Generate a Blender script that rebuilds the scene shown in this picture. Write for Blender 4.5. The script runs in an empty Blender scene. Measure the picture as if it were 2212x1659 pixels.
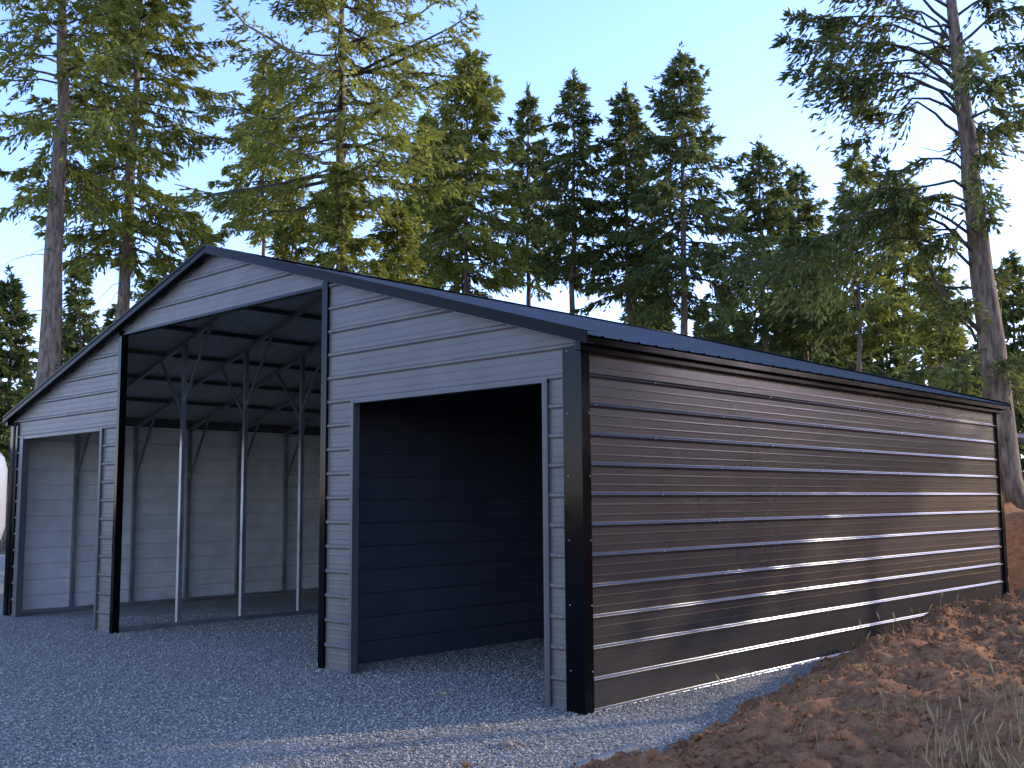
import bpy, math, random, bmesh
import numpy as np
from mathutils import Vector, Matrix, noise
R=math.radians
rng=np.random.default_rng(7); random.seed(7)
scene=bpy.context.scene; col=scene.collection
# ------------------------------------------------------------------ camera
CAM=np.array([5.1833,-6.214,1.5555]); YAW,PIT,ROL,F=0.7607,0.1093,0.0067,2308.56
fh=np.array([-math.sin(YAW),math.cos(YAW),0]); rt=np.array([math.cos(YAW),math.sin(YAW),0]); zz=np.array([0,0,1.])
Fv=fh*math.cos(PIT)+zz*math.sin(PIT); Uv=-fh*math.sin(PIT)+zz*math.cos(PIT)
r2=rt*math.cos(ROL)-Uv*math.sin(ROL); u2=rt*math.sin(ROL)+Uv*math.cos(ROL)
cd=bpy.data.cameras.new('camera'); cam=bpy.data.objects.new('camera',cd); col.objects.link(cam)
M=Matrix.Identity(4)
for i in range(3): M[i][0]=r2[i]; M[i][1]=u2[i]; M[i][2]=-Fv[i]; M[i][3]=CAM[i]
cam.matrix_world=M; cd.sensor_width=36; cd.lens=36*F/2212; cd.clip_end=2000; cd.clip_start=.05
scene.camera=cam
def at(px,py,D):
    x=(px-1106)/F; y=(829.5-py)/F
    d=r2*x+u2*y+Fv
    return CAM+d*(D/float(d@fh))
def gp(px,py,z=0):
    d=r2*((px-1106)/F)+u2*((829.5-py)/F)+Fv; return CAM+d*((z-CAM[2])/d[2])
# ------------------------------------------------------------------ materials
def mat(name): 
    m=bpy.data.materials.new(name); m.use_nodes=True; nt=m.node_tree
    return m,nt,nt.nodes['Principled BSDF']
def N(nt,t,**k):
    n=nt.nodes.new(t)
    for a,v in k.items():
        if a in n.inputs: n.inputs[a].default_value=v
        else: setattr(n,a,v)
    return n
def noisecol(nt,scale,c1,c2,detail=6,lo=.35,hi=.65,coord='Object',stretch=None,rough=.6):
    tc=N(nt,'ShaderNodeTexCoord'); src=tc.outputs[coord]
    if stretch:
        mp=N(nt,'ShaderNodeMapping'); mp.inputs['Scale'].default_value=stretch; nt.links.new(src,mp.inputs[0]); src=mp.outputs[0]
    n=N(nt,'ShaderNodeTexNoise'); n.inputs['Scale'].default_value=scale; n.inputs['Detail'].default_value=detail; n.inputs['Roughness'].default_value=rough
    nt.links.new(src,n.inputs['Vector'])
    r=N(nt,'ShaderNodeValToRGB'); r.color_ramp.elements[0].position=lo; r.color_ramp.elements[1].position=hi
    r.color_ramp.elements[0].color=(*c1,1); r.color_ramp.elements[1].color=(*c2,1)
    nt.links.new(n.outputs['Fac'],r.inputs[0]); return r,n,src
def paint(name,c,rough=.35,metal=0,var=.12,bump=.15,bscale=3,spec=.5):
    m,nt,b=mat(name)
    c1=tuple(v*(1-var) for v in c); c2=tuple(min(1,v*(1+var)) for v in c)
    r,n,src=noisecol(nt,2.3,c1,c2,8); out=r.outputs[0]
    nt.links.new(out,b.inputs['Base Color'])
    b.inputs['Metallic'].default_value=metal; b.inputs['Specular IOR Level'].default_value=spec
    n2=N(nt,'ShaderNodeTexNoise'); n2.inputs['Scale'].default_value=bscale; n2.inputs['Detail'].default_value=2; nt.links.new(src,n2.inputs['Vector'])
    bp=N(nt,'ShaderNodeBump'); bp.inputs['Strength'].default_value=bump; bp.inputs['Distance'].default_value=.02
    nt.links.new(n2.outputs['Fac'],bp.inputs['Height']); nt.links.new(bp.outputs[0],b.inputs['Normal'])
    n3=N(nt,'ShaderNodeTexNoise'); n3.inputs['Scale'].default_value=14; n3.inputs['Detail'].default_value=6; nt.links.new(src,n3.inputs['Vector'])
    mr=N(nt,'ShaderNodeMapRange'); mr.inputs['To Min'].default_value=rough*.8; mr.inputs['To Max'].default_value=rough*1.25
    nt.links.new(n3.outputs['Fac'],mr.inputs['Value']); nt.links.new(mr.outputs[0],b.inputs['Roughness'])
    return m
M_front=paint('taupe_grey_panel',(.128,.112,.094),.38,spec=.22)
M_side=paint('shade_toned_side_panel',(.038,.032,.027),.19,spec=.55,bump=.04,bscale=1.3)  # same panel as the front; backlit darkness put into the side wall's colour
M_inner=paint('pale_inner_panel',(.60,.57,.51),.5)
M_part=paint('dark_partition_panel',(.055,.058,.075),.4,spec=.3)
M_roof=paint('black_roof_panel',(.075,.072,.066),.5,spec=.18)
M_hat=paint('dark_purlin_steel',(.04,.04,.04),.45)
M_under=paint('roof_lining_steel',(.36,.34,.31),.45)
M_trim=paint('black_trim',(.003,.003,.0035),.12,bump=.05,spec=.10)
M_fascia=paint('black_fascia',(.004,.004,.005),.3,bump=.3,bscale=1.5,spec=.06)
M_jamb=paint('grey_jamb',(.075,.071,.069),.35,spec=.3)
M_galv=paint('galvanised_steel',(.34,.34,.34),.42,metal=.8,var=.2)
M_screw=paint('screw_head',(.35,.34,.33),.35,metal=.5)
M_white=paint('white_gelcoat',(.36,.37,.38),.35,var=.04)
M_dark=paint('dark_rubber',(.02,.02,.02),.7)
M_glass=paint('dark_window_glass',(.02,.025,.03),.08)
M_pipe=paint('grey_plastic_pipe',(.17,.165,.155),.7,spec=.2)
M_brownwood=paint('brown_timber',(.12,.06,.035),.7,var=.3)
def barkmat(name,c1,c2):
    m,nt,b=mat(name); r,n,src=noisecol(nt,5,c1,c2,10,stretch=(3,3,.7))
    nt.links.new(r.outputs[0],b.inputs['Base Color']); b.inputs['Roughness'].default_value=.9
    bp=N(nt,'ShaderNodeBump'); bp.inputs['Strength'].default_value=.9; bp.inputs['Distance'].default_value=.05
    nt.links.new(n.outputs['Fac'],bp.inputs['Height']); nt.links.new(bp.outputs[0],b.inputs['Normal']); return m
M_bark=barkmat('fir_bark',(.07,.048,.03),(.27,.195,.13))
M_twig=barkmat('twig_bark',(.04,.03,.02),(.09,.068,.048))
def foliage(name,dark,light,trans):
    m,nt,b=mat(name); g=N(nt,'ShaderNodeNewGeometry')
    r,n,src=noisecol(nt,.9,(.25,.25,.25),(.85,.85,.85),3,lo=.35,hi=.65)
    mx=N(nt,'ShaderNodeMath',operation='MULTIPLY_ADD'); mx.inputs[1].default_value=.45
    nt.links.new(g.outputs['Random Per Island'],mx.inputs[0])
    sc=N(nt,'ShaderNodeMath',operation='MULTIPLY'); sc.inputs[1].default_value=.6; nt.links.new(r.outputs[0],sc.inputs[0]); nt.links.new(sc.outputs[0],mx.inputs[2])
    cr=N(nt,'ShaderNodeMix'); cr.data_type='RGBA'; cr.inputs[6].default_value=(*dark,1); cr.inputs[7].default_value=(*light,1)
    nt.links.new(mx.outputs[0],cr.inputs[0]); nt.links.new(cr.outputs[2],b.inputs['Base Color']); b.inputs['Roughness'].default_value=.6; b.inputs['Specular IOR Level'].default_value=.2
    tr=N(nt,'ShaderNodeBsdfTranslucent'); nt.links.new(cr.outputs[2],tr.inputs['Color'])
    ms=N(nt,'ShaderNodeMixShader'); ms.inputs[0].default_value=trans
    nt.links.new(b.outputs[0],ms.inputs[1]); nt.links.new(tr.outputs[0],ms.inputs[2]); nt.links.new(ms.outputs[0],nt.nodes['Material Output'].inputs['Surface']); return m
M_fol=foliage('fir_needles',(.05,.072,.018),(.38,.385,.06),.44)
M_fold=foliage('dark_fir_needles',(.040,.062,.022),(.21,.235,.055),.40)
M_grass=foliage('dry_grass',(.22,.15,.06),(.56,.40,.18),.35)
M_green=foliage('green_weed',(.06,.09,.02),(.18,.22,.05),.35)
# gravel
def gravelmat(name,stone=False):
    m,nt,b=mat(name); b.inputs['Roughness'].default_value=.75; b.inputs['Specular IOR Level'].default_value=.4
    ramp=N(nt,'ShaderNodeValToRGB'); e=ramp.color_ramp.elements; e[0].color=(.16,.142,.11,1); e[0].position=0; e[1].color=(.53,.47,.37,1); e[1].position=1
    x=ramp.color_ramp.elements.new(.6); x.color=(.31,.272,.212,1)
    if stone:
        g=N(nt,'ShaderNodeNewGeometry'); nt.links.new(g.outputs['Random Per Island'],ramp.inputs[0]); nt.links.new(ramp.outputs[0],b.inputs['Base Color'])
    else:
        tc=N(nt,'ShaderNodeTexCoord'); v=N(nt,'ShaderNodeTexVoronoi'); v.inputs['Scale'].default_value=50; nt.links.new(tc.outputs['Object'],v.inputs['Vector'])
        s=N(nt,'ShaderNodeSeparateColor'); nt.links.new(v.outputs['Color'],s.inputs[0]); nt.links.new(s.outputs[0],ramp.inputs[0])
        n=N(nt,'ShaderNodeTexNoise'); n.inputs['Scale'].default_value=.8; n.inputs['Detail'].default_value=5; nt.links.new(tc.outputs['Object'],n.inputs['Vector'])
        mr=N(nt,'ShaderNodeMapRange'); mr.inputs['To Min'].default_value=.6; mr.inputs['To Max'].default_value=1.1; nt.links.new(n.outputs['Fac'],mr.inputs['Value'])
        mu=N(nt,'ShaderNodeMix'); mu.data_type='RGBA'; mu.blend_type='MULTIPLY'; mu.inputs[0].default_value=1
        nt.links.new(ramp.outputs[0],mu.inputs[6]); nt.links.new(mr.outputs[0],mu.inputs[7]); nt.links.new(mu.outputs[2],b.inputs['Base Color'])
        bp=N(nt,'ShaderNodeBump'); bp.invert=True; bp.inputs['Strength'].default_value=1; bp.inputs['Distance'].default_value=.02
        nt.links.new(v.outputs['Distance'],bp.inputs['Height']); nt.links.new(bp.outputs[0],b.inputs['Normal'])
    return m
M_gravel=gravelmat('gravel'); M_stone=gravelmat('gravel_stone',True)
def dirtmat(name,c1,c2,sc=7,bump=1):
    m,nt,b=mat(name); r,n,src=noisecol(nt,sc,c1,c2,12,lo=.3,hi=.7,rough=.75)
    nt.links.new(r.outputs[0],b.inputs['Base Color']); b.inputs['Roughness'].default_value=.95; b.inputs['Specular IOR Level'].default_value=.15
    bp=N(nt,'ShaderNodeBump'); bp.inputs['Strength'].default_value=bump; bp.inputs['Distance'].default_value=.06
    nt.links.new(n.outputs['Fac'],bp.inputs['Height']); nt.links.new(bp.outputs[0],b.inputs['Normal']); return m
M_dirt=dirtmat('red_brown_dirt',(.18,.07,.028),(.56,.26,.11),11)
M_floor=dirtmat('forest_floor',(.04,.045,.02),(.13,.11,.06),1.5,.5)
# ------------------------------------------------------------------ mesh tools
def mesh_np(name,V,Q,m,parent=None,smooth=False):
    V=np.asarray(V,dtype=np.float32); Q=np.asarray(Q,dtype=np.int32); k=Q.shape[1]
    me=bpy.data.meshes.new(name); me.vertices.add(len(V)); me.vertices.foreach_set('co',V.ravel())
    me.loops.add(Q.size); me.loops.foreach_set('vertex_index',Q.ravel())
    me.polygons.add(len(Q)); me.polygons.foreach_set('loop_start',np.arange(0,Q.size,k,dtype=np.int32))
    if smooth: me.polygons.foreach_set('use_smooth',np.ones(len(Q),dtype=bool))
    me.update(calc_edges=True); me.materials.append(m)
    o=bpy.data.objects.new(name,me); col.objects.link(o)
    if parent: o.parent=parent
    return o
class MB:
    def __init__(s): s.v=[]; s.f=[]
    def poly(s,pts):
        b=len(s.v); s.v+= [tuple(map(float,p)) for p in pts]; s.f.append(tuple(range(b,b+len(pts))))
    def hexa(s,P):
        b=len(s.v); s.v+=[tuple(map(float,p)) for p in P]
        for f in ((0,3,2,1),(4,5,6,7),(0,1,5,4),(1,2,6,5),(2,3,7,6),(3,0,4,7)): s.f.append(tuple(b+i for i in f))
    def box(s,x0,x1,y0,y1,z0,z1): s.hexa([(x0,y0,z0),(x1,y0,z0),(x1,y1,z0),(x0,y1,z0),(x0,y0,z1),(x1,y0,z1),(x1,y1,z1),(x0,y1,z1)])
    def bar(s,a,b,w,h=None,up=(0,0,1)):
        h=h or w; a=Vector(a); b=Vector(b); d=(b-a).normalized(); u=Vector(up)
        if abs(d.dot(u))>.95: u=Vector((0,1,0))
        sd=d.cross(u).normalized(); u=sd.cross(d).normalized(); sd*=w/2; u=u*h/2
        s.hexa([a-sd-u,a+sd-u,a+sd+u,a-sd+u,b-sd-u,b+sd-u,b+sd+u,b-sd+u])
    def prism(s,prof,z0,z1):
        n=len(prof); b=len(s.v); s.v+=[(x,y,z0) for x,y in prof]+[(x,y,z1) for x,y in prof]
        for i in range(n): j=(i+1)%n; s.f.append((b+i,b+j,b+n+j,b+n+i))
        s.f.append(tuple(range(b+n-1,b-1,-1))); s.f.append(tuple(range(b+n,b+2*n)))
    def tube(s,pts,rad,n=8,cap=True):
        b=len(s.v); m=len(pts)
        for i,p in enumerate(pts):
            p=Vector(p); a=Vector(pts[max(i-1,0)]); c=Vector(pts[min(i+1,m-1)]); d=(c-a).normalized()
            u=Vector((0,0,1)) if abs(d.z)<.9 else Vector((1,0,0)); x=d.cross(u).normalized(); y=x.cross(d)
            r=rad[i] if hasattr(rad,'__len__') else rad
            for k in range(n):
                t=2*math.pi*k/n; s.v.append(tuple(p+x*math.cos(t)*r+y*math.sin(t)*r))
        for i in range(m-1):
            for k in range(n):
                k2=(k+1)%n; s.f.append((b+i*n+k,b+i*n+k2,b+(i+1)*n+k2,b+(i+1)*n+k))
        if cap: s.f.append(tuple(range(b+n-1,b-1,-1))); s.f.append(tuple(range(b+(m-1)*n,b+m*n)))
    def build(s,name,m,parent=None,smooth=False,bevel=0):
        me=bpy.data.meshes.new(name); me.from_pydata(s.v,[],s.f); me.materials.append(m); me.update()
        if smooth:
            for p in me.polygons: p.use_smooth=True
        o=bpy.data.objects.new(name,me); col.objects.link(o)
        if parent: o.parent=parent
        if bevel:
            bv=o.modifiers.new('bevel','BEVEL'); bv.width=bevel; bv.segments=3
        return o
def tag(o,label=None,cat=None,group=None,kind=None):
    for k,v in (('label',label),('category',cat),('group',group),('kind',kind)):
        if v: o[k]=v
    return o
def empty(name,loc,label,cat,group=None):
    o=bpy.data.objects.new(name,None); col.objects.link(o); o.location=tuple(map(float,loc)); o.empty_display_size=.3; return tag(o,label,cat,group)
# ------------------------------------------------------------------ world + sun
AL,EL=R(27),R(15.5)
S=Vector((math.sin(AL)*math.cos(EL),math.cos(AL)*math.cos(EL),math.sin(EL)))
w=bpy.data.worlds.new('World'); scene.world=w; w.use_nodes=True; nt=w.node_tree
sky=nt.nodes.new('ShaderNodeTexSky'); sky.sky_type='NISHITA'; sky.sun_disc=False; sky.sun_elevation=EL; sky.sun_rotation=AL
sky.air_density=1.0; sky.dust_density=.45; sky.ozone_density=2.6; sky.altitude=200
hs=nt.nodes.new('ShaderNodeHueSaturation'); hs.inputs['Saturation'].default_value=1.08
mx=nt.nodes.new('ShaderNodeMix'); mx.data_type='RGBA'; mx.blend_type='MULTIPLY'; mx.inputs[0].default_value=1; mx.inputs[7].default_value=(.99,.86,1.11,1)
nt.links.new(sky.outputs[0],hs.inputs['Color']); nt.links.new(hs.outputs[0],mx.inputs[6]); nt.links.new(mx.outputs[2],nt.nodes['Background'].inputs[0]); nt.nodes['Background'].inputs[1].default_value=.64
ld=bpy.data.lights.new('sun','SUN'); ld.energy=5; ld.angle=R(.5); ld.color=(1,.87,.70)
lo=bpy.data.objects.new('sun',ld); col.objects.link(lo); lo.rotation_euler=(-S).to_track_quat('-Z','Y').to_euler(); lo.location=(0,0,30)
scene.view_settings.view_transform='Standard'; scene.view_settings.look='None'; scene.view_settings.exposure=0
# ------------------------------------------------------------------ ground
g=MB(); g.poly([(-500,-500,-.03),(500,-500,-.03),(500,500,-.03),(-500,500,-.03)]); tag(g.build('ground',M_floor),kind='structure')
nx,ny=90,90; xs=np.linspace(-30,3.2,nx); ys=np.linspace(-16,17,ny)
V=[(x,y,-.004+.012*noise.noise(Vector((x*.7,y*.7,0)))) for y in ys for x in xs]
Q=[(j*nx+i,j*nx+i+1,(j+1)*nx+i+1,(j+1)*nx+i) for j in range(ny-1) for i in range(nx-1)]
tag(mesh_np('gravel_yard',V,Q,M_gravel,smooth=True),kind='structure')
def stones(name,P,size,m,flat=.6):
    n=len(P); base=np.array([(1,0,0),(0,1,0),(-1,0,0),(0,-1,0),(0,0,1),(0,0,-1)],float)
    V=np.repeat(base[None],n,0)*(1+rng.uniform(-.35,.35,(n,6,1)))+rng.uniform(-.3,.3,(n,6,3))
    V*=np.stack([rng.uniform(.6,1.3,n),rng.uniform(.6,1.1,n),rng.uniform(.4,.9,n)*flat/.6],1)[:,None,:]
    a=rng.uniform(0,6.28,n); b=rng.normal(0,.4,n)
    ca,sa,cb,sb=np.cos(a),np.sin(a),np.cos(b),np.sin(b); z=np.zeros(n); o=np.ones(n)
    Rz=np.stack([np.stack([ca,-sa,z],1),np.stack([sa,ca,z],1),np.stack([z,z,o],1)],1)
    Rx=np.stack([np.stack([o,z,z],1),np.stack([z,cb,-sb],1),np.stack([z,sb,cb],1)],1)
    V=np.einsum('nij,nkj->nki',Rz@Rx,V)*size[:,None,None]+P[:,None,:]
    T=np.array([(0,1,4),(1,2,4),(2,3,4),(3,0,4),(1,0,5),(2,1,5),(3,2,5),(0,3,5)])
    Q=(T[None]+(np.arange(n)*6)[:,None,None]).reshape(-1,3)
    return mesh_np(name,V.reshape(-1,3),Q,m)
n=125000; r_=5+ (rng.uniform(0,1,n)**1.15)*11; a_=YAW+R(1)*rng.uniform(-27,29,n)
P=np.stack([CAM[0]-np.sin(a_)*r_,CAM[1]+np.cos(a_)*r_,np.full(n,.003)],1); P=P[(P[:,0]<1.5)]
tag(stones('gravel_stones',P,rng.uniform(.006,.012,len(P)),M_stone),'loose crushed blue grey gravel stones covering the yard','gravel',kind='stuff')
# dirt terrain
def sst(t): t=min(1,max(0,t)); return t*t*(3-2*t)
edge=[gp(1300,1659),gp(1420,1602),gp(1640,1502),gp(1800,1435),gp(1930,1385)]
EY=[-7]+[float(p[1]) for p in edge]+[9]; EX=[float(edge[0][0])+.1]+[float(p[0]) for p in edge]+[.42]
def hdirt(x,y):
    xt=float(np.interp(y,EY,EX))-.02+.10*noise.noise(Vector((y*1.3,3,0)))
    hm=float(np.interp(y,[-6,-1,2,5,9],[.27,.33,.43,.50,.60]))
    h=-.05+sst((x-xt+.1)/1.05)*hm
    nz=noise.fractal(Vector((x*1.1,y*1.1,0)),1,2.1,5)*.11+noise.fractal(Vector((x*3.3,y*3.3,5)),.6,2.1,5)*.06+noise.fractal(Vector((x*14,y*14,9)),.6,2,2)*.028
    h+=nz*sst((x-xt+.1)/.6)
    bank=sst((y-9.3)/1.5)*sst((x+3)/1.2)*sst((1.0-x)/1.4)
    h=h*(1-bank)+bank*(1.42+nz*1.2)
    if x<.25 and y<9.2: h=min(h,-.05)
    return float(h)
xs=np.concatenate([np.arange(-3.4,.3,.12),np.arange(.3,5.4,.035),np.arange(5.4,10,.3),np.arange(10,45,3)])
ys=np.concatenate([np.arange(-6.6,10,.05),np.arange(10,15,.15),np.arange(15,70,3)])
nx,ny=len(xs),len(ys)
V=[(x,y,hdirt(x,y)) for y in ys for x in xs]
Q=[(j*nx+i,j*nx+i+1,(j+1)*nx+i+1,(j+1)*nx+i) for j in range(ny-1) for i in range(nx-1) if not (xs[i+1]<.25 and ys[j+1]<9.1)]
tag(mesh_np('dirt_mound',V,Q,M_dirt,smooth=False),kind='structure')
n=40000; X=.6+rng.uniform(0,1,n)**1.3*4.5; Y=rng.uniform(-5.5,9.5,n)
P=np.array([(x,y,hdirt(x,y)+.001) for x,y in zip(X,Y)]); ok=P[:,2]>.0; P=P[ok]
tag(stones('dirt_clods',P,.004+.028*rng.uniform(0,1,len(P))**4,M_dirt,.9),'crumbled clods of red brown soil strewn over the dirt mound','soil',kind='stuff')
# ------------------------------------------------------------------ metal barn
L,W,w0,w1,w2,Hd,Hc=8.68,10.66,.369,3.244,2.764,2.50,3.666
RX=-W/2; HR=4.392; SL=.292
zr=lambda x:HR-SL*abs(x-RX)
barn=empty('metal_barn',(0,0,0),'grey ribbed metal barn with black trim, three open bays and a low gable roof','barn')
SP=.2286
def levels(v0,v1,ph=0,kinks=(),big=.019,small=.002,fine=False):
    prof=[]
    k0=int((v0-ph)/SP)-2; k1=int((v1-ph)/SP)+2
    for k in range(k0,k1+1):
        c=ph+k*SP
        if fine:
            prof.append((c-.0265,0)); prof.append((c+.0265,0)); prof.append((c-.03,0)); prof.append((c+.03,0))
            for q in np.linspace(-1,1,13): prof.append((c+q*.022,big*math.cos(q*math.pi/2)**2))
            for mm in (c+SP/3,c+2*SP/3): prof+=[(mm-.010,0),(mm-.007,0),(mm-.005,small),(mm+.005,small),(mm+.007,0),(mm+.010,0)]
        else:
            prof+=[(c-.026,0),(c-.019,big*.35),(c-.009,big),(c+.009,big),(c+.019,big*.35),(c+.026,0)]
            for mm in (c+SP/3,c+2*SP/3): prof+=[(mm-.012,0),(mm-.006,small),(mm+.006,small),(mm+.012,0)]
    prof.sort()
    pv=[p[0] for p in prof]; po=[p[1] for p in prof]
    lv=sorted(set([v for v in pv if v0<v<v1]+[v0,v1]+list(kinks)))
    return [(v,float(np.interp(v,pv,po))) for v in lv]
def sheet(name,mp,v0,v1,ext,m,ph=0,kinks=(),big=.018,small=.0014):
    b=MB(); lv=levels(v0,v1,ph,kinks,big,small)
    for (va,oa),(vb,ob) in zip(lv,lv[1:]):
        ea,eb=ext(va+1e-6),ext(vb-1e-6)
        if ea[1]-ea[0]<=1e-4 and eb[1]-eb[0]<=1e-4: continue
        b.poly([mp(ea[0],va,oa),mp(ea[1],va,oa),mp(eb[1],vb,ob),mp(eb[0],vb,ob)])
    return b.build(name,m,barn)
fr=lambda u,v,o:(u,-o,v)
DZ=.075
def rx(z):
    zt0=zr(0)-DZ
    return 0 if z<=zt0 else -(z-zt0)/SL
ztop=zr(-w1)-DZ
sheet('wall_panel',fr,Hd,ztop,lambda z:(-w1,max(-w1,rx(z))),M_front,kinks=(zr(0)-DZ,))
sheet('wall_panel',fr,Hd,ztop,lambda z:(-W-max(-w1,rx(z)),-W+w1),M_front,kinks=(zr(0)-DZ,))
sheet('gable_panel',fr,Hc,HR-DZ,lambda z:(max(-W+w1,-W-rx(z)),min(-w1,rx(z))),M_front,kinks=(ztop,))
for a,b in ((-w0+.03,-.1),(-w1+.02,-w2-.03)):
    sheet('wall_panel',fr,0,Hd,lambda z,a=a,b=b:(a,b),M_front)
    sheet('wall_panel',fr,0,Hd,lambda z,a=a,b=b:(-W-b,-W-a),M_front)
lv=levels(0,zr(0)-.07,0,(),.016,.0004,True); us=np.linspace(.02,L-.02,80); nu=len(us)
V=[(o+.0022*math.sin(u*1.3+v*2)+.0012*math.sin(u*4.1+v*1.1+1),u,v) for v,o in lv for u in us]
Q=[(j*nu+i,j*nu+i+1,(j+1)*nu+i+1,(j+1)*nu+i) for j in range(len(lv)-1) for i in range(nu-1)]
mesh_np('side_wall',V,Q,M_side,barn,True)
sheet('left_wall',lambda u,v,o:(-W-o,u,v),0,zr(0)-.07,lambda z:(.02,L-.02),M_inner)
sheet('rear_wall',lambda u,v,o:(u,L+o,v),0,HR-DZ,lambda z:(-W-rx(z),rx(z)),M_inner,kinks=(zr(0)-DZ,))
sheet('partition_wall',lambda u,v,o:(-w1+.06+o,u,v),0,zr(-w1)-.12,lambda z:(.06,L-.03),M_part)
cs=1/math.sqrt(1+SL*SL)
for sgn in (1,-1):
    sheet('roof',lambda u,v,o,s=sgn:(RX+s*u*cs,v,HR-u*cs*SL+o),-.13,L+.14,lambda v:(0,(W/2+.17)/cs),M_roof,ph=.05,big=.009)
    sheet('roof_lining',lambda u,v,o,s=sgn:(RX+s*u*cs,v,HR-.006-u*cs*SL+o),-.0,L,lambda v:(0,(W/2-.03)/cs),M_under,ph=.05,big=.009)
b=MB()
for s in (1,-1): b.hexa([(RX,-.125,HR+.022),(RX+s*.2,-.125,HR+.022-.2*SL),(RX+s*.2,L+.16,HR+.022-.2*SL),(RX,L+.16,HR+.022),(RX,-.125,HR+.03),(RX+s*.2,-.125,HR+.03-.2*SL),(RX+s*.2,L+.16,HR+.03-.2*SL),(RX,L+.16,HR+.03)])
b.build('ridge_cap',M_trim,barn)
for s in (1,-1):
    for y0,y1 in ((-.12,-.105),(L+.15,L+.165)):
        b=MB(); xe=RX+s*(W/2+.15); ze=zr(xe); d=.095
        b.hexa([(RX,y0,HR+.03-d),(xe,y0,ze+.03-d),(xe,y1,ze+.03-d),(RX,y1,HR+.03-d),(RX,y0,HR+.028),(xe,y0,ze+.028),(xe,y1,ze+.028),(RX,y1,HR+.028)])
        yi=(y0,y0+.12) if y0<0 else (y1-.12,y1)
        b.hexa([(RX,yi[0]+.001,HR+.0285),(xe,yi[0]+.001,ze+.0285),(xe,yi[1],ze+.0285),(RX,yi[1],HR+.0285),(RX,yi[0]+.001,HR+.033),(xe,yi[0]+.001,ze+.033),(xe,yi[1],ze+.033),(RX,yi[1],HR+.033)])
        yj=(-.104,-.03) if y0<0 else (L+.03,L+.149)
        b.hexa([(RX,yj[0],HR+.032-d),(xe,yj[0],ze+.032-d),(xe,yj[1],ze+.032-d),(RX,yj[1],HR+.032-d),(RX,yj[0],HR+.04-d),(xe,yj[0],ze+.04-d),(xe,yj[1],ze+.04-d),(RX,yj[1],HR+.04-d)])
        b.build('rake_trim',M_fascia,barn)
    b=MB(); x0=0 if s>0 else -W
    b.box(*sorted((x0+s*.022,x0+s*.075)),-.10,L+.14,zr(0)-.15,zr(0)-.045); b.box(*sorted((x0+s*.10,x0+s*.145)),-.10,L+.14,zr(0)-.105,zr(0)-.06)
    b.build('eave_trim',M_trim,barn)
def corner(px,py,sx,sy):
    prof=[(-.17,.012),(-.17,-.024),(-.078,-.024),(-.064,-.042),(.030,-.042),(.030,.06),(.004,.06),(.004,.012)]
    b=MB(); b.prism([(px+sx*x,py+sy*y) for x,y in prof],0,zr(0)-.1); return b.build('corner_trim',M_trim,barn)
corner(0,0,1,1); corner(-W,0,-1,1); corner(0,L,1,-1); corner(-W,L,-1,-1)
def jamb(x,s,z1,m,front=.1,ret=.06):
    b=MB(); b.box(*sorted((x,x+s*front)),-.03,-.002,0,z1); b.box(*sorted((x-s*.012,x+s*.02)),-.031,ret,0,z1)
    return b.build('jamb_trim',m,barn)
jamb(-w0,1,Hd,M_jamb,.04); jamb(-w2,-1,Hd,M_jamb,.03,.045); jamb(-W+w2,1,Hd,M_jamb,.04); jamb(-W+w0,-1,Hd,M_jamb,.08)
jamb(-w1,1,ztop+.0,M_trim,.07); jamb(-W+w1,-1,ztop,M_trim,.06,.06)
for a,b_ in ((-w2,-w0),(-W+w0,-W+w2)):
    b=MB(); b.box(a-.03,b_+.04,-.026,.06,Hd-.022,Hd+.006); b.build('header_trim',M_jamb,barn)
b=MB(); b.box(-W+w1,-w1,-.026,.06,Hc-.022,Hc+.008); b.build('header_trim',M_trim,barn)
# frames
ys_=[.04]+[.906+.9279*k for k in range(8)]+[L-.05]
def share(name,me,loc):
    o=bpy.data.objects.new(name,me); col.objects.link(o); o.parent=barn; o.location=loc; return o
t=.055; xL=-7.52
def once(bm): 
    o=bm.build('post',M_galv,barn); me=o.data; bpy.data.objects.remove(o); return me
def postmesh(x,z1): b=MB(); b.box(x-t/2,x+t/2,-t/2,t/2,0,z1); return once(b)
pm=[postmesh(-W+.05,zr(-W+.05)-.08),postmesh(xL,zr(xL)-.09),postmesh(-w1-.03,zr(-w1)-.09),postmesh(-.05,zr(-.05)-.08)]
def barm(a,b_,t=.05): b=MB(); b.bar(a,b_,t,t,up=(0,1,0)); return once(b)
rf=[barm((RX,0,HR-.09),(RX+s*(W/2-.05),0,zr(0)-.085)) for s in (1,-1)]
rfz=lambda x:zr(x)-.1
kb=[barm((xL,0,rfz(xL)-.80),(xL+.62,0,rfz(xL+.62)-.02),.03),barm((xL,0,rfz(xL)-.95),(xL-.62,0,rfz(xL-.62)-.02),.03),
    barm((-W+.06,0,1.95),(-W+.62,0,rfz(-W+.62)-.02),.03),barm((-w1-.03,0,rfz(-w1)-.75),(-w1-.65,0,rfz(-w1-.65)-.02),.03)]
for i,y in enumerate(ys_):
    for k,me in enumerate(pm): share('post',me,(0,y,0))
    for me in rf: share('rafter',me,(0,y,0))
    if 0<i:
        for me in kb: share('knee_brace',me,(0,y,0))
for x in list(np.arange(.35,5.2,.8)):
    for s in (1,-1):
        b=MB(); X=RX+s*x; b.box(X-.035,X+.035,-.03,L+.03,zr(X)-.058,zr(X)-.018); b.build('purlin',M_hat,barn)
for x in (-W+.05,xL,-w1-.03,-.05):
    b=MB(); b.box(x-.03,x+.03,-.0,L,.004,.055); b.build('base_rail',M_galv,barn)
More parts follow.
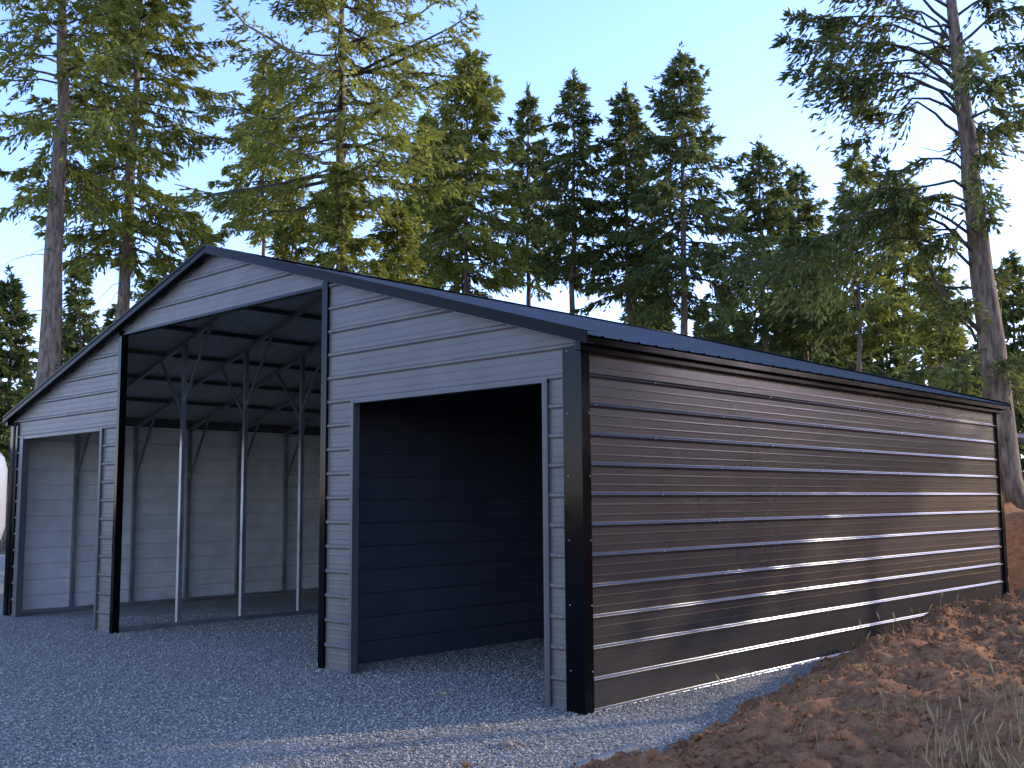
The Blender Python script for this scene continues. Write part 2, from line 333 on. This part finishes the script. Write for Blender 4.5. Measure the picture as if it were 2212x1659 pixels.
# screws
sp=[]
for k in range(1,12):
    for j,y in enumerate(ys_):
        if (j+k)%2==0: sp.append((.0165,y+.05+.06*math.sin(k*7.1+j*3),k*SP,0))
for k in range(1,11):
    for x in (-.22,-w2-.2,-w1+.11,-W+w2+.2,-W+.25): sp.append((x,-.0185,k*SP,1))
for k in range(11,16):
    for x in (-.7,-1.6,-2.6,-3.1,-W+.9,-W+1.8,-W+2.7,-4.2,-5.3,-6.4):
        if k*SP<zr(x)-.15 and (k*SP>Hc+.03 or not(-W+w1<x<-w1)): sp.append((x,-.0185,k*SP,1))
for z in np.arange(.3,2.7,.48): sp.append((-.12,-.026,z,1)); sp.append((.032,.04,z,0))
def scr(b,x,y,z,f,r=.006):
    ax=Vector((1,0,0)) if f==0 else Vector((0,-1,0)); p=Vector((x,y,z)); b.tube([p-ax*.001,p+ax*.005,p+ax*.007],[r,r,r*.5],6)
sp.sort(key=lambda p:(p[0]-CAM[0])**2+(p[1]-CAM[1])**2)
ms=[]
for f in (0,1):
    b=MB(); scr(b,0,0,0,f); o=b.build('screw',M_screw,barn); ms.append(o.data); bpy.data.objects.remove(o)
for x,y,z,f in sp[:100]: share('screw',ms[f],(x,y,z))
b=MB()
for q in sp[100:]: scr(b,*q)
o=b.build('screws',M_screw,barn); o['kind']='stuff'
# ------------------------------------------------------------------ trees
WR=(.10,.18)
def tufts(Pp,D,ln,wd):
    n=len(Pp); rv=rng.normal(size=(n,3)); D=D/np.linalg.norm(D,axis=1,keepdims=True)
    wv=np.cross(D,rv); wv/=np.linalg.norm(wv,axis=1,keepdims=True)+1e-9
    l=ln[:,None]; ww=wd[:,None]
    return np.stack([Pp,Pp+D*l*.45+wv*ww,Pp+D*l,Pp+D*l*.5-wv*ww],1)
def bough(C,f0=.15,dens=1,tuft=.15,spread=.38,hang=.3):
    C=np.asarray(C); seg=np.linalg.norm(np.diff(C,axis=0),axis=1); ln=seg.sum()
    nt_=max(5,int(ln*(1-f0)/.062*dens)); t=f0+(1-f0)*rng.uniform(0,1,nt_)
    u=t*(len(C)-1); i=np.minimum(u.astype(int),len(C)-2); f=(u-i)[:,None]
    p=C[i]*(1-f)+C[i+1]*f; tg=C[i+1]-C[i]; tg/=np.linalg.norm(tg,axis=1,keepdims=True)+1e-9
    sdv=np.cross(tg,[0,0,1]); sdv/=np.linalg.norm(sdv,axis=1,keepdims=True)+1e-9
    side=rng.choice([-1,1],nt_)[:,None]
    L1=(spread*ln*(1-t)*np.minimum(1,(t-f0+.12)*3)+.14)*rng.uniform(.4,1.25,nt_)
    td=tg*.65+side*sdv*rng.uniform(.3,1,(nt_,1)); td[:,2]+=rng.uniform(-.7,.1,nt_); td/=np.linalg.norm(td,axis=1,keepdims=True)
    m=8; s=(np.arange(m)+.5)/m; s=s[None]+rng.uniform(-.06,.06,(nt_,m))
    PP=p[:,None]+td[:,None]*(L1[:,None]*s)[...,None]; PP[...,2]-=hang*L1[:,None]*s*s
    DD=np.repeat(td[:,None],m,1)+rng.normal(0,.33,(nt_,m,3)); DD[...,2]-=.15
    PP=PP.reshape(-1,3)+rng.normal(0,.012,(nt_*m,3)); DD=DD.reshape(-1,3)
    k=len(PP); return tufts(PP,DD,tuft*rng.uniform(.6,1.3,k),tuft*rng.uniform(WR[0],WR[1],k))
def tree_geo(T,zc,Rm,dens=1,lvl=.36,nb=6,tuft=.2,power=.8,droop=.25,gap=.12,low=1.0,wood=True,spread=.36):
    H=T[2]; quads=[]; wd=MB(); z=zc
    while z<H-.15:
        h=(z-zc)/(H-zc); r=Rm*min(1,((1-h)**power)*1.15)*(low+(1-low)*min(1,h*3))*rng.uniform(.75,1.15)
        a0=rng.uniform(0,6.28)
        for k in range(nb):
            if rng.uniform()<gap*(1.4-h): continue
            az=a0+k*6.283/nb+rng.uniform(-.4,.4); ln=max(.15,r*rng.uniform(.55,1.25)); zb=z+rng.uniform(-.2,.2)
            if zb>H-.1: continue
            e=-.15+.75*h*h+rng.uniform(-.12,.12); p0=T*(zb/H); tt=np.linspace(0,1,6)[:,None]
            dv=np.array([math.cos(az),math.sin(az),0]); 
            C=p0+dv*ln*tt+np.array([0,0,1])*ln*(e*tt-droop*(tt**1.5)*(1-h*.8)+.12*tt**3)
            C[1:-1]+=rng.normal(0,.02*ln,(4,3))
            quads.append(bough(C,.12 if ln<1.5 else .22,dens,tuft,spread))
            if wood: wd.tube([tuple(c) for c in C],[max(.005,.015*ln*(1-q*.8)) for q in np.linspace(0,1,6)],3,False)
        z+=lvl*rng.uniform(.75,1.25)*(1-.45*h)
    C=np.array([T*(1-.6/H),T*1.0+np.array([0,0,.25])]); quads.append(bough(C,0,1.2,tuft,.25))
    return np.concatenate(quads),wd
def trunk_mesh(T,r,n=12,seg=14,wob=.03):
    pts=[];rad=[]; 
    for i in range(seg+1):
        q=i/seg; p=Vector(T)*q; 
        if 0<i<seg: p+=Vector((rng.normal(0,wob),rng.normal(0,wob),0))
        pts.append(tuple(p)); rad.append(r*((1-q)**.85*.93+.05)*(1.25 if i==0 else 1))
    b=MB(); b.tube(pts,rad,n); return b
def plant(A,T,C,Rm,dia,label,fol,dead,k,group=None):
    root=empty('fir_tree',A,label,'tree',group)
    q,wd=tree_geo(T,C,Rm,**k)
    mesh_np('crown',q.reshape(-1,3),np.arange(q.shape[0]*4).reshape(-1,4),fol or M_fol,root)
    trunk_mesh(T,dia/2).build('trunk',M_bark,root,True)
    for i in range(dead):
        z=C*rng.uniform(.5,1.1); az=rng.uniform(0,6.28); ln=Rm*rng.uniform(.25,.75); p0=T*(z/T[2]); dv=np.array([math.cos(az),math.sin(az),0])
        pts=[tuple(p0+dv*ln*s+zz*(.15*ln*s-.45*ln*s*s)+rng.normal(0,.02*ln,3)*(s>0)) for s in np.linspace(0,1,6)]
        wd.tube(pts,[.014,.012,.01,.008,.006,.004],3,False)
    if wd.v: wd.build('branches',M_twig,root)
def conifer(label,pb,pt,D,rp,cb,dia,group=None,z0=0,fol=None,dead=10,**k):
    A=at(pb,1080,D); B=at(pt[0],pt[1],D); A[2]=z0; T=B-A; C=at(pb,cb,D)[2]-z0
    plant(A,T,C,rp/F*D,dia,label,fol,dead,k,group)
conifer('tall thick trunked fir at the left edge with high sparse crown',94,(156,-300),24,265,420,.64,dens=1.2,tuft=.19,gap=.34,nb=6,lvl=.42,low=.6,power=.6,dead=18)
conifer('tall sunlit fir directly behind the left roof slope',247,(308,-200),27,240,540,.46,dens=1.3,tuft=.2,gap=.15,nb=7,lvl=.40,low=.7,power=.6,dead=18)
conifer('widest tall fir with long spreading boughs above the barn ridge',729,(744,-300),26,390,430,.42,dens=1.15,tuft=.18,gap=.24,nb=7,lvl=.42,low=.8,droop=.12,power=.6)
conifer('slim distant fir with bare stem left of the widest fir',562,(574,130),40,110,480,.28,dens=1.15,tuft=.25,gap=.12)
conifer('yellow green sunlit fir right of the widest fir, leaning against it',1000,(1012,110),33,155,590,.26,dens=1.35,tuft=.22,gap=.06,power=.66,lvl=.36)
conifer('thin fir tucked between the widest fir and its sunlit neighbour',940,(925,240),37,110,590,.22,dens=1.15,tuft=.24,gap=.06)
conifer('short bushy young fir under the widest fir',725,(735,350),24,125,720,.2,dens=1.6,tuft=.17,gap=0,lvl=.28,dead=0)
conifer('short dense young fir behind the barn ridge, right of the bushy one',850,(858,440),27,100,740,.18,dens=1.6,tuft=.17,gap=0,lvl=.28,dead=0)
conifer('young fir peeking over the roof peak',625,(630,430),28,95,720,.18,dens=1.5,tuft=.17,gap=0,lvl=.28,dead=0)
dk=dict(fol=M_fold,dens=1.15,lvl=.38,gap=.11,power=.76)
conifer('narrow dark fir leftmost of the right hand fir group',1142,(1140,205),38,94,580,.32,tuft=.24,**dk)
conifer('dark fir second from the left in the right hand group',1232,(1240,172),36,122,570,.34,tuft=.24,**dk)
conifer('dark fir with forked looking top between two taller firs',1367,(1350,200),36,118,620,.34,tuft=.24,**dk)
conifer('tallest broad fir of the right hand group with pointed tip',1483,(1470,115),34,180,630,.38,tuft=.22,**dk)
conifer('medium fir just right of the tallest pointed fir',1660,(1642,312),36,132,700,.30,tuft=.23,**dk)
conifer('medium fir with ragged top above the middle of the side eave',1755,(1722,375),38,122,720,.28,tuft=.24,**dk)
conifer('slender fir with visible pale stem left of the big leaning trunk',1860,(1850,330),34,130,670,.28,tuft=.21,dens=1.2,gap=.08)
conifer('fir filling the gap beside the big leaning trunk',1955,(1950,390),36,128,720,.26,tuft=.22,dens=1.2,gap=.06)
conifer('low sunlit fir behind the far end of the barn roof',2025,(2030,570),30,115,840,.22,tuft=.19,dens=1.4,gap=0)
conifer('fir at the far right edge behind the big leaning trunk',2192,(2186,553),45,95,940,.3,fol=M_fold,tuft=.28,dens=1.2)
conifer('dark bushy fir standing at the far left edge beside the barn',18,(22,600),38,95,1000,.3,fol=M_fold,tuft=.26,gap=0,dens=1.4)
conifer('small fir seen between the two left trunks',175,(172,560),44,80,950,.22,fol=M_fold,tuft=.26,gap=0)
conifer('small pale fir right of the second trunk above the left roof slope',345,(345,550),34,95,800,.2,tuft=.22,gap=0,dens=1.2)
conifer('small fir behind the left side of the roof peak',440,(436,480),36,90,800,.2,tuft=.22,gap=.03,dens=1.2)
for (x,y,H,C,Rm,dia,lab) in ((7.9,20.4,14,6.85,2.25,.16,'added slender stemmed fir out of view, raised crown shading the side wall, right of the big leaning fir and farthest back'),(7.8,14.4,14,5.85,2.3,.2,'added full fir out of view, raised crown shading wall and gravel, second to the right of the big leaning fir'),
                         (11.6,12.8,13,4.9,2.5,.26,'added tall fir out of view with bare lower trunk, shading dirt and gravel, third to the right of the big leaning fir')):
    plant(np.array([x,y,.3]),np.array([.2,.1,H]),C,Rm,dia,lab,M_fold,0,dict(dens=1.2,tuft=.3,lvl=.32,gap=.0,power=.5,nb=8,low=1,droop=.1))  # firs added out of view; crowns placed to shade the side wall and ground
protos=[]; WR=(.14,.22)
for j in range(3):
    H=12+j*1.2; q,wd=tree_geo(np.array([.1,.1,H]),2.2,2.5,dens=.75,tuft=.38,lvl=.5,gap=.08,wood=False)
    o=mesh_np('crown',q.reshape(-1,3),np.arange(q.shape[0]*4).reshape(-1,4),M_fold); t_=trunk_mesh(np.array([.1,.1,H]),.16).build('trunk',M_bark,None,True)
    protos.append((o.data,t_.data)); bpy.data.objects.remove(o); bpy.data.objects.remove(t_)
WR=(.10,.18)
def far(i,p,s,label,group,wide=1.1):
    r=empty('fir_tree',p,label,'tree',group); r.scale=(s*wide,s*wide,s); r.rotation_euler=(0,0,random.uniform(0,6))
    for nm,me in zip(('crown','trunk'),protos[i%3]):
        c=bpy.data.objects.new(nm,me); col.objects.link(c); c.parent=r
FX=[60,130,230,300,400,480,560,600,690,790,900,1045,1090,1110,1185,1290,1320,1400,1415,1440,1530,1560,1590,1615,1700,1725,1780,1800,1830,1900,1925,1985,2060,2090,2150,2210]
for i,px in enumerate(FX):
    D=random.uniform(46,64); p=at(px,1080,D); p[2]=0
    far(i,p,random.uniform(.74,.98)*(1.05 if 1300<px<1950 else .82),'distant dark fir filling the woodland behind the barn','distant firs of the woodland behind the barn')
for i in range(34):
    a=R(-14+i*2.4); dd=random.uniform(58,66); far(i,np.array([CAM[0]+math.sin(a)*dd,CAM[1]+math.cos(a)*dd,0]),(11.4+random.uniform(-.6,.3))/(12+1.2*(i%3)),'distant woodland fir out of view on the right, added to darken wall reflections','added distant firs of the unseen woodland right of the yard',1.3)  # unseen woods on the right, added so the side wall reflects less sky
# big leaning tree
D=17.6; A=at(2180,1080,D); A[2]=1.3; B=at(2022,-300,D); T=B-A
root=empty('fir_tree',A,'big leaning fir trunk behind the far corner of the barn with drooping boughs','tree')
trunk_mesh(T,.27,14,20,.015).build('trunk',M_bark,root,True)
wd=MB(); quads=[]
def tp(py):
    z=at(2120,py,D)[2]-A[2]; return T*(z/T[2])
def bg(py,end,dz=0,sag=.1,f0=.35,dens=2.8,rad=.03,spread=.3,mid=None,leaf=True,tuft=.155):
    p0=tp(py); e=at(end[0],end[1],D+dz)-A
    tt=np.linspace(0,1,8)[:,None]
    C=p0*(1-tt)+e*tt+zz*(sag*np.sin(tt*math.pi)+sag*.5*np.sin(tt*math.pi*2))
    if mid is not None:
        mm=at(mid[0],mid[1],D+dz*.5)-A; C=p0*(1-tt)**2+2*mm*tt*(1-tt)+e*tt*tt
    C[1:-1]+=rng.normal(0,.045,(6,3))
    if leaf: quads.append(bough(C,f0,dens,tuft,spread,1.0))
    wd.tube([tuple(c) for c in C],[rad*(1-q*.85) for q in np.linspace(0,1,8)],5,False)
    return C
for py,end,dz,sag in [(150,(1690,80),-1,.2),(130,(1740,30),.5,.2),(60,(1780,-50),-.5,.2),(200,(1760,130),1,.25),(260,(1710,150),-1.2,.35),(230,(1830,200),.3,.25),(300,(1850,230),.8,.25),
      (100,(1900,-30),1.2,.1),(20,(1800,-140),0,.1),(-60,(1850,-200),1,.1),(180,(1800,70),-.3,.2),(210,(1790,160),-.8,.25),(90,(1700,30),.2,.2)]:
    bg(py,end,dz,sag,spread=.34,f0=.4)
bg(260,(1820,310),-.6,.4,.78,2.2)
bg(60,(1950,20),-.5,0,1,leaf=False,rad=.03); bg(110,(1925,85),-.4,.03,leaf=False,rad=.028); bg(170,(1950,140),.3,.03,leaf=False,rad=.02); bg(340,(1990,318),-.3,0,leaf=False,rad=.02)
for py,end,dz,sag in [(380,(1860,370),.5,.2),(420,(1820,430),-.8,.25),(470,(1810,470),.2,.25),(520,(1700,510),-1,.45),(560,(1560,570),-1.6,.7),(600,(1640,600),-.6,.55),(540,(1900,480),1,.15),
     (640,(1980,610),.5,.1),(500,(2000,530),-1,.1),(450,(1960,420),-1.2,.1)]:
    bg(py,end,dz,sag,f0=.35,spread=.32)
bg(740,(1900,330),-.5,0,.6,2.6,.05,.3,mid=(1990,640)); bg(745,(1990,540),.4,0,.5,2.2,.035,.3,mid=(2040,700))
for py,end,dz,sag in [(820,(1960,800),.6,.1),(840,(2010,850),-.6,.1),(760,(2050,800),-1,.1),(830,(2200,770),-.8,.15),(800,(2190,850),.4,.1),(420,(2140,470),-.5,.1),(330,(2130,340),-.9,0),(560,(2170,600),.8,0),(650,(2040,650),-.8,0),
     (230,(2240,130),-.6,.1),(160,(2260,60),.5,.1),(260,(2230,220),-1.2,.1),(100,(2280,-20),0,.1),(300,(2200,260),.6,.1),(40,(2200,-60),-.5,0),(150,(2150,190),-1.4,.1),
     (-80,(2200,-180),.4,.1),(-150,(1900,-260),.4,.1),(-150,(2200,-260),-.4,.1)]:
    bg(py,end,dz,sag,f0=.3,spread=.36)
for i in range(8):
    py=rng.uniform(-200,700); dz=rng.choice([-1,1])*rng.uniform(1.2,3); bg(py,(2080+rng.uniform(-80,100)+(py-400)*.1,py+rng.uniform(-20,60)),dz,.1,.35,1.2,.025,.3)
M_big=foliage('shaded_fir_needles',(.034,.052,.018),(.21,.225,.048),.36)  # the big fir's backlit dimness is put into its needle colour
q=np.concatenate(quads); mesh_np('crown',q.reshape(-1,3),np.arange(len(q)*4).reshape(-1,4),M_big,root); wd.build('branches',M_twig,root)
# ------------------------------------------------------------------ small things
b=MB(); pts=[]; rad=[]
path=[gp(1130,1725),gp(1220,1680),gp(1300,1648),gp(1375,1622),gp(1420,1612)]; pa=np.array([[p[0],p[1]] for p in path])
tt=np.linspace(0,4,230)
for i,t_ in enumerate(tt):
    x=np.interp(t_,range(5),pa[:,0]); y=np.interp(t_,range(5),pa[:,1]); pts.append((x,y,.022-max(0,(t_-2.7))*.05)); rad.append(.032 if i%4<2 else .026)
b.tube(pts,rad,12); tag(b.build('drain_pipe',M_pipe,None,True),'grey corrugated drain pipe lying along the foot of the dirt mound','pipe')
def rock(px,py,s,label,m):
    p=gp(px,py,.02)
    bm=bmesh.new(); bmesh.ops.create_icosphere(bm,subdivisions=3,radius=1)
    for v in bm.verts:
        n_=noise.fractal(v.co*1.3+Vector((px,py,0)),1,2,3); v.co*=1+n_*.35; v.co=Vector((v.co.x*s,v.co.y*s*.75,v.co.z*s*.55))
    me=bpy.data.meshes.new('rock'); bm.to_mesh(me); bm.free(); me.materials.append(m); o=bpy.data.objects.new('rock',me); col.objects.link(o); o.location=tuple(p); tag(o,label,'rock')
M_rock=dirtmat('tan_rock',(.2,.14,.09),(.4,.3,.22),14,.6)
rock(1095,1606,.045,'tan angular rock on the gravel nearest the drain pipe',M_rock)
rock(1005,1652,.03,'reddish stone at the bottom edge of the gravel',M_dirt)
rock(1210,1552,.028,'small flat stone just in front of the barn corner',M_rock)
rock(962,1498,.03,'pale stone on the gravel in front of the right bay opening',M_rock)
def blades(name,pts,h0,h1,m,label,cat,lean=.4,wd_=.004,seed=False):
    V=[];Q=[]
    for (x,y) in pts:
        z=hdirt(x,y)-.01
        if z<0: continue
        h=rng.uniform(h0,h1); az=rng.uniform(0,6.28); l=rng.uniform(.1,lean)*h; d=np.array([math.cos(az),math.sin(az),0]); sd_=np.array([-d[1],d[0],0])*wd_*.5
        K=5; b0=len(V)
        for k in range(K+1):
            q=k/K; p=np.array([x,y,z])+zz*h*(q-.25*q*q*lean)+d*l*q*q; w_=sd_*(1-q*.75)
            V.append(p-w_); V.append(p+w_)
        for k in range(K): Q.append((b0+2*k,b0+2*k+1,b0+2*k+3,b0+2*k+2))
        if seed and rng.uniform()<.4:
            tip=np.array([x,y,z])+zz*h*(1-.25*lean)+d*l; ax=d*.5*l/h*2+zz; ax/=np.linalg.norm(ax); b0=len(V); rr=wd_*1.3; ex=sd_/np.linalg.norm(sd_); ey=np.cross(ax,ex)
            for s_,r_ in ((-.03,.3),(0,1),(.025,.8),(.05,.15)):
                for k in range(4): 
                    t_=k*math.pi/2; V.append(tip+ax*s_+(ex*math.cos(t_)+ey*math.sin(t_))*rr*r_)
            for i in range(3):
                for k in range(4): Q.append((b0+i*4+k,b0+i*4+(k+1)%4,b0+(i+1)*4+(k+1)%4,b0+(i+1)*4+k))
    return tag(mesh_np(name,np.array(V),np.array(Q),m),label,cat,kind='stuff')
pts=[]
for c in range(44):
    p=gp(rng.uniform(1950,2450),rng.uniform(1540,1850),.3); cx,cy=p[0],p[1]
    for i in range(rng.integers(5,16)): pts.append((cx+rng.normal(0,.1),cy+rng.normal(0,.1)))
for c in range(26):
    p=gp(rng.uniform(1600,2212),rng.uniform(1330,1640),.3); cx,cy=p[0],p[1]
    for i in range(rng.integers(2,5)): pts.append((cx+rng.normal(0,.08),cy+rng.normal(0,.08)))
blades('dry_grass',pts,.1,.34,M_grass,'dry straw coloured grass and seed heads on the dirt mound','grass',.8,.004,True)
pts=[]
for c in range(70):
    cx,cy=rng.uniform(.8,4.4),rng.uniform(-4.5,8)
    for i in range(rng.integers(5,16)): pts.append((cx+rng.normal(0,.05),cy+rng.normal(0,.05)))
blades('green_weeds',pts,.03,.10,M_green,'low green weeds sprouting on the dirt mound','weeds',.9,.008)
# camper trailer
D=18; p=at(-354,1080,D); p[2]=0
tr=empty('camper_trailer',p,'rounded white camper trailer parked beyond the left wall','trailer'); tr.rotation_euler=(0,0,YAW)
b=MB(); b.box(-2.5,2.5,-1.1,1.1,.72,2.62); b.build('body',M_white,tr,True,.45)
b=MB(); b.box(-2.2,2.2,-.9,.9,.42,.74); b.build('chassis',M_dark,tr)
for y in (-1.0,1.0):
    for x in (-.4,.45):
        b=MB(); b.tube([(x,y-.1,.33),(x,y+.1,.33)],.33,20); b.build('wheel',M_dark,tr)
b=MB(); b.box(-1.2,-.2,-1.115,-1.09,1.5,2.1); b.box(.6,1.5,-1.115,-1.09,1.5,2.1); b.build('window',M_glass,tr)
cu=bpy.data.curves.new('lettering','FONT'); cu.body='OL'; cu.size=.28; cu.extrude=.002; to=bpy.data.objects.new('lettering',cu); col.objects.link(to)
dg=bpy.context.evaluated_depsgraph_get(); me=bpy.data.meshes.new_from_object(to.evaluated_get(dg)); bpy.data.objects.remove(to); me.materials.clear(); me.materials.append(M_dark)
o=bpy.data.objects.new('lettering',me); col.objects.link(o); o.parent=tr; o.location=(2.0,-1.112,1.98); o.rotation_euler=(R(90),0,0)
# timber shelter
p=at(2330,1080,32); p[2]=1.35
sh=empty('timber_shelter',p,'small brown timber shelter at the right edge beyond the dirt bank','shelter'); sh.rotation_euler=(0,0,YAW)
b=MB(); b.hexa([(-2.1,-1.4,1.75),(2.1,-1.4,1.75),(2.1,1.4,2.05),(-2.1,1.4,2.05),(-2.1,-1.4,1.9),(2.1,-1.4,1.9),(2.1,1.4,2.2),(-2.1,1.4,2.2)]); b.build('roof',M_brownwood,sh)
for x in (-1.9,1.9):
    for y in (-1.2,1.2): b=MB(); b.box(x-.07,x+.07,y-.07,y+.07,0,1.76 if y<0 else 2.0); b.build('post',M_brownwood,sh)
b=MB(); b.box(-1.9,1.9,1.12,1.2,0,1.0); b.build('back_wall',M_brownwood,sh)
